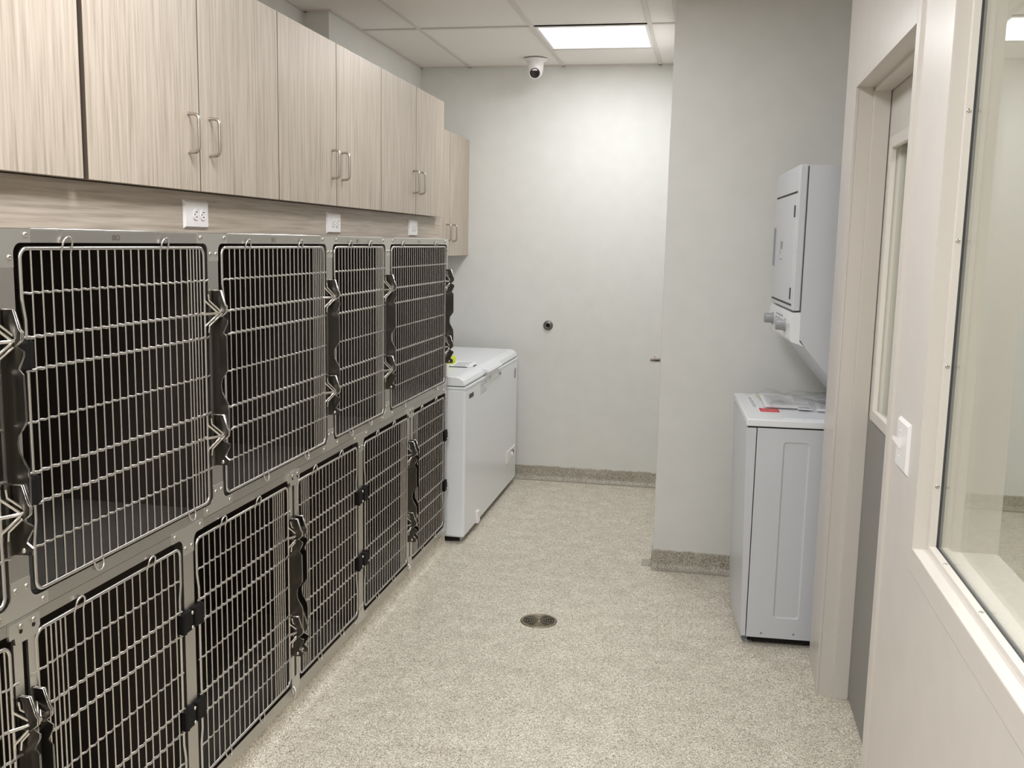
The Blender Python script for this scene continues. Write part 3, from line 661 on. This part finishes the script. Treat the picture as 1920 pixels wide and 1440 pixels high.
def printed(cx, cy, z, w, l, rz, n, m, parent, seed=1, name='printed_lines'):
    mb = MB(); rr = random.Random(seed); a = n + 1
    for i in range(n):
        v0 = -l * .42 + l * .84 * i / n; v1 = v0 + l * .84 / n * .45; u0, u1 = -w * .42, -w * .42 + w * .84 * rr.uniform(.6, 1)
        q = [(u0, v0), (u1, v0), (u1, v1), (u0, v1)]
        mb.add([(cx + u * math.cos(rz) - v * math.sin(rz), cy + u * math.sin(rz) + v * math.cos(rz), z) for u, v in q], [(0, 1, 2, 3)])
    return part(name, mb, m, parent)
t = thing('paper', 'white paper with a dark edge lying on the freezer lid', 'paper', (-.03, 5.40, .885), 'papers on the freezer lid'); part('sheet', sheet(-.045, 5.37, .8856, .12, .24, .1, .003), 'paper', t); printed(-.045, 5.37, .8888, .12, .24, .1, 4, 'faint', t, 3)
mb = MB(); mb.box((-.10, 5.235, .8858), (.0, 5.249, .8880)); mb.box((.018, 5.29, .8858), (.028, 5.36, .8880)); part('dark_edge', mb, 'print', t)

# ------------------------------------------------------------------ washer (turned slightly)
WX, WY = 1.459, 3.86
wa = thing('washing_machine', 'white top-loading washer under the dryer', 'washer', (WX, WY, 0), rz=math.radians(2.6))
X1, Y1 = WX + .60, WY + .68
mb = MB(); mb.bbox((WX - .001, WY - .004, .889), (X1, Y1, .918), .005); top = part('top_lid', mb, 'white_en', wa)
mb = MB(); mb.bbox((WX + .14, WY + .03, .9175), (X1 - .02, WY + .05, .921), .001); mb.bbox((WX + .10, Y1 - .05, .9175), (X1 - .02, Y1 - .03, .921), .001); part('lid_rim', mb, 'white_en', top)
part('seam', MB().box((WX + .006, WY + .004, .883), (X1 - .004, Y1 - .004, .890)), 'dark', wa)
# side skin with an embossed recessed panel
mb = MB(); SX0 = WX + .0425; r0 = rrect(WX + .143, WX + .243, .118, .832, .014, 5); r1 = rrect(WX + .149, WX + .237, .124, .826, .010, 5); n = len(r0); q = n // 4
cor = [(X1, .884), (SX0, .884), (SX0, .034), (X1, .034)]; outp = [cor[i // q] for i in range(n)]
vs = [(x, WY, z) for x, z in r0] + [(x, WY, z) for x, z in outp] + [(x, WY + .004, z) for x, z in r1]
fs = [((i, n + i, (i + 1) % n) if outp[i] == outp[(i + 1) % n] else (i, n + i, n + (i + 1) % n, (i + 1) % n)) for i in range(n)] + [(i, (i + 1) % n, 2 * n + (i + 1) % n, 2 * n + i) for i in range(n)] + [tuple(2 * n + i for i in range(n))]
mb.add(vs, fs); mb.box((X1 - .004, WY, .034), (X1, Y1, .884)); mb.box((SX0, Y1 - .004, .034), (X1, Y1, .884)); mb.box((SX0, WY + .006, .034), (SX0 + .01, Y1, .884))
part('cabinet_body', mb, 'wash', wa)
# front panel, leaning in at the foot and gently bowed
mb = MB(); ky, kz = 10, 10; vs = []
for j in range(kz + 1):
    z = .036 + (.883 - .036) * j / kz
    for i in range(ky + 1):
        f = i / ky; vs.append((WX + .021 * (1 - j / kz) - .011 * math.sin(PI * f) * min(1, (kz - j) / 2 + .25), WY + .001 + (Y1 - WY - .002) * f, z))
nn = len(vs); vs += [(WX + .0385, y, z) for x, y, z in vs]; w_ = ky + 1
fs = [(j * w_ + i, j * w_ + i + 1, (j + 1) * w_ + i + 1, (j + 1) * w_ + i) for j in range(kz) for i in range(ky)]
fs += [(j * w_, (j + 1) * w_, nn + (j + 1) * w_, nn + j * w_) for j in range(kz)] + [(j * w_ + ky, nn + j * w_ + ky, nn + (j + 1) * w_ + ky, (j + 1) * w_ + ky) for j in range(kz)]
fs += [(i, nn + i, nn + i + 1, i + 1) for i in range(ky)] + [(kz * w_ + i, kz * w_ + i + 1, nn + kz * w_ + i + 1, nn + kz * w_ + i) for i in range(ky)]
mb.add(vs, fs); part('front_panel', mb, 'wash', wa)
part('base_pan', MB().box((WX + .05, WY + .02, .012), (X1 - .03, Y1 - .03, .036)), 'dark', wa)
for a, b in ((.05, .05), (.54, .05), (.05, .63), (.54, .63)): part('foot', MB().lathe([(.022, 0), (.024, .008), (.012, .012), (.012, .036)], (WX + a, WY + b, 0), (0, 0, 1), 16), 'grey_pl', wa)
for x, z in ((1.5592, .0516), (1.6843, .0555)): part('screw', MB().lathe([(.005, 0), (.004, .0015)], (x, WY, z), (0, -1, 0), 10), 'grey_pl', wa)

# papers and bag on the washer
c26, s26 = math.cos(math.radians(2.6)), math.sin(math.radians(2.6))
ZT = .9182
t = thing('sticker', 'long white printed sticker along the washer top edge', 'sticker', (1.50, 4.27, ZT)); part('sheet', sheet(1.497, 4.29, ZT, .026, .36, .045, .0005), 'paper', t); printed(1.497, 4.29, ZT + .0009, .02, .34, .045, 9, 'faint', t, 5)
t = thing('warning_card', 'small red card with pale print on the washer top', 'card', (1.555, 4.09, ZT)); part('sheet', sheet(1.556, 4.09, ZT, .076, .085, .04, .001), 'red', t)
mb = MB(); rr = random.Random(4)
for i in range(6):
    x = 1.527 + i * .0105
    for j in range(2): mb.box((x, 4.062 + j * .03, ZT + .001), (x + .006, 4.062 + j * .03 + rr.uniform(.014, .024), ZT + .0013))
part('printed_lines', mb, 'pink', t)
ml = thing('manual_booklet', 'white instruction booklet in the clear bag, left one on the washer', 'booklet', (1.60, 4.29, ZT), 'booklets on the washer'); part('pages', sheet(1.605, 4.31, .924, .135, .36, .02, .006), 'paper', ml); printed(1.605, 4.31, .9304, .13, .34, .02, 14, 'pale_print', ml, 8)
mr = thing('manual_booklet', 'white instruction booklet in the clear bag, right one by the door frame', 'booklet', (1.81, 4.26, ZT), 'booklets on the washer'); part('pages', sheet(1.83, 4.24, .924, .16, .30, -.05, .006), 'paper', mr); printed(1.83, 4.24, .9304, .15, .28, -.05, 9, 'pale_print', mr, 9)
lb_ = thing('barcode_label', 'small white barcode label between the two booklets', 'label', (1.70, 4.20, ZT)); part('sheet', sheet(1.698, 4.20, .9262, .058, .21, 0, .0008), 'paper', lb_)
mb = MB(); rr = random.Random(6); x = 1.676
while x < 1.72:
    w = rr.uniform(.001, .003); mb.box((x, 4.125, .9270), (x + w, 4.155, .9273)); x += w + rr.uniform(.001, .0025)
part('bars', mb, 'print', lb_)
t = thing('sticky_note', 'pale yellow patch of paper at the back of the washer top', 'note', (1.535, 4.45, ZT)); part('sheet', sheet(1.545, 4.45, ZT, .04, .10, .1), mat('pale_yellow_paper', (226, 224, 168), .7), t)
# crumpled clear bag around the booklets
mb = MB(); nx, ny = 26, 22; vs = []; rr = random.Random(12)
for j in range(ny + 1):
    for i in range(nx + 1):
        u, v = i / nx, j / ny; e = min(u, 1 - u, v, 1 - v); hgt = .934 + .030 * max(0, v - .5) ** 1.2 + .009 * math.sin(9 * u + 3 * v) * math.sin(7 * v + u * 4) * (.3 + v) + rr.uniform(-.0025, .0025)
        z = ZT + .002 + (hgt - ZT) * min(1, e * 9) if e < .12 else hgt
        if v > .9: z = max(z, ZT + .024 * abs(math.sin(11 * u)) + .006)
        vs.append((1.53 + .44 * u + .012 * math.sin(5 * v), 4.09 + .43 * v + .012 * math.sin(8 * u), max(z, .9335 if e > .1 else ZT + .001)))
w_ = nx + 1; mb.add(vs, [(j * w_ + i, j * w_ + i + 1, (j + 1) * w_ + i + 1, (j + 1) * w_ + i) for j in range(ny) for i in range(nx)], True)
single('plastic_bag', mb, 'bag', 'crumpled clear plastic bag of papers on the washer top', 'bag')

# ------------------------------------------------------------------ dryer hung above (turned slightly)
DXo, DYo = 1.602, 3.86
dr = thing('tumble_dryer', 'white compact dryer hung on the wall above the washer', 'dryer', (DXo, DYo, 1.0), rz=math.radians(3.57))
E1 = DYo + .64; XB_ = DXo + .52
prof = [(DXo + .034, 1.884), (XB_, 1.884), (XB_, .97), (DXo + .255, .97), (DXo + .06, 1.199), (DXo + .0335, 1.236)]
part('drum_housing', MB().prism(prof, 'y', DYo, E1), 'wash', dr)
mb = MB(); mb.bbox((DXo, DYo - .002, 1.341), (DXo + .030, E1 + .002, 1.886), .005); fp = part('front_shell', mb, 'wash', dr)
part('seam', MB().box((DXo + .028, DYo + .002, 1.334), (DXo + .036, E1 - .002, 1.88)), 'gasket', dr)
mb = MB(); mb.bbox((DXo - .003, DYo + .03, 1.365), (DXo + .004, E1 - .04, 1.782), .003); dd = part('dryer_door', mb, 'wash', dr)
mb = MB(); mb.box((DXo - .0012, DYo + .028, 1.7825), (DXo + .004, E1 - .038, 1.790)); mb.box((DXo - .0012, DYo + .028, 1.358), (DXo + .004, E1 - .038, 1.3645)); part('door_gap', mb, 'slot', dr)
for z in (1.715, 1.405): part('hinge', MB().bbox((DXo - .007, DYo + .034, z - .022), (DXo - .002, DYo + .05, z + .022), .001), 'gasket', dd)
part('door_grip', MB().bbox((DXo - .009, E1 - .075, 1.50), (DXo - .002, E1 - .055, 1.66), .002), 'grey_pl', dd)
mb = MB(); mb.box((DXo - .0036, DYo + .33, 1.572), (DXo - .0029, DYo + .40, 1.604)); mb.box((DXo - .0036, DYo + .39, 1.55), (DXo - .0029, DYo + .405, 1.57)); mb.box((DXo - .0036, DYo + .33, 1.528), (DXo - .0029, DYo + .41, 1.533)); part('printed_mark', mb, 'grey_pl', dd)
# control panel below, its lower edge rounding back
mb = MB(); mb.prism([(DXo + .003, 1.333), (DXo + .036, 1.337), (DXo + .036, 1.225), (DXo + .05, 1.206), (DXo + .03, 1.214), (DXo + .004, 1.222), (DXo - .001, 1.232), (DXo - .004, 1.29)], 'y', DYo + .002, E1 - .002); cpn = part('control_panel', mb, 'white_en', dr)
for y in (DYo + .135, DYo + .50):
    k = part('knob', MB().lathe([(.026, 0), (.026, .004), (.022, .006), (.021, .034), (.018, .037)], (DXo - .003, y, 1.277), (-1, 0, .04), 24), 'grey_pl', cpn)
mb = MB()
for y in (DYo + .22, DYo + .29, DYo + .36):
    for z in (1.305, 1.29, 1.262): mb.box((DXo - .0052, y, z), (DXo - .0035, y + .04, z + .005))
part('printed_lines', mb, 'faint', cpn)

# ------------------------------------------------------------------ small fittings
sc_ = thing('security_camera', 'white dome camera with dark lens on the ceiling', 'camera', (.19, 6.13, H))
mb = MB(); mb.lathe([(.072, 0), (.072, .006), (.066, .012), (.052, .018), (.05, .05), (.047, .074)], (.19, 6.13, H), (0, 0, -1), 28); part('housing', mb, 'white_pl', sc_)
ax = Vector((.08, -.88, -.42)).normalized(); c = Vector((.19, 6.13, H - .07))
ball = [(.0001, -.046)] + [(.046 * math.sin(q), -.046 * math.cos(q)) for q in [i * PI / 12 for i in range(1, 9)]] + [(.036, .034), (.036, .043), (.0315, .0435), (.031, .034)]
part('ball', MB().lathe(ball, c, ax, 24), 'white_pl', sc_); part('lens', MB().lathe([(.031, .038), (.031, .0425), (.024, .0405), (.0001, .040)], c, ax, 24), 'lens', sc_)

pf = thing('wall_fitting', 'round metal fitting with a hole on the end wall', 'fitting', (.268, D, 1.038))
part('escutcheon', MB().lathe([(.032, 0), (.032, .005), (.028, .012), (.017, .016), (.0135, .016), (.0125, .008), (.0125, .004)], (.268, D, 1.038), (0, -1, 0), 28), 'fitting', pf)
part('nozzle', MB().lathe([(.0125, 0), (.0125, .0055)], (.268, D, 1.038), (0, -1, 0), 16), 'dark', pf)

fd = thing('floor_drain', 'round slotted metal drain set in the speckled floor', 'drain', (.653, 3.902, 0))
c = (.653, 3.902, 0); part('bowl', MB().lathe([(.068, .0002), (.068, .0006)], c, (0, 0, 1), 40), 'dark', fd)
part('rim', MB().lathe([(.064, .0004), (.064, .0026), (.076, .0026), (.078, .0002), (.064, .0004)], c, (0, 0, 1), 48), 'drain', fd)
mb = MB()
for r in (.0585, .0485, .0385, .0285, .0185): mb.lathe([(r - .0016, .0006), (r - .0016, .0022), (r + .0016, .0022), (r + .0016, .0006), (r - .0016, .0006)], c, (0, 0, 1), 40)
mb.lathe([(.012, .0006), (.012, .0022), (.0001, .0022)], c, (0, 0, 1), 20)
for i in range(10):
    a = math.radians(36 * i + 9); d_ = Vector((math.cos(a), math.sin(a), 0)); w = Vector((-d_.y, d_.x, 0)) * .0018; p0, p1 = Vector(c) + d_ * .01, Vector(c) + d_ * .066
    mb.add([p0 - w + Vector((0, 0, .0024)), p1 - w + Vector((0, 0, .0024)), p1 + w + Vector((0, 0, .0024)), p0 + w + Vector((0, 0, .0024))], [(0, 1, 2, 3)])
part('grate', mb, 'drain', fd)

sw = thing('light_switch', 'white toggle switch plate between the window and the door', 'switch', (XW, 2.316, 1.08))
mb = MB(); y0, y1, z0, z1 = 2.252, 2.381, 1.081, 1.198; i = .007; X = XW
mb.add([(X, y0, z0), (X, y1, z0), (X, y1, z1), (X, y0, z1), (X - .0065, y0 + i, z0 + i), (X - .0065, y1 - i, z0 + i), (X - .0065, y1 - i, z1 - i), (X - .0065, y0 + i, z1 - i)], [(4, 5, 6, 7), (0, 1, 5, 4), (1, 2, 6, 5), (2, 3, 7, 6), (3, 0, 4, 7)]); part('cover_plate', mb, 'white_pl', sw)
for y in (2.336,):
    part('toggle', MB().prism([(X - .006, 1.128), (X - .006, 1.150), (X - .022, 1.158), (X - .0235, 1.150)], 'y', y - .005, y + .005), 'white_pl', sw)
for z in (1.11, 1.17): part('screw', MB().lathe([(.003, 0), (.0024, .001)], (X - .0065, 2.336, z), (-1, 0, 0), 8), 'white_pl', sw)
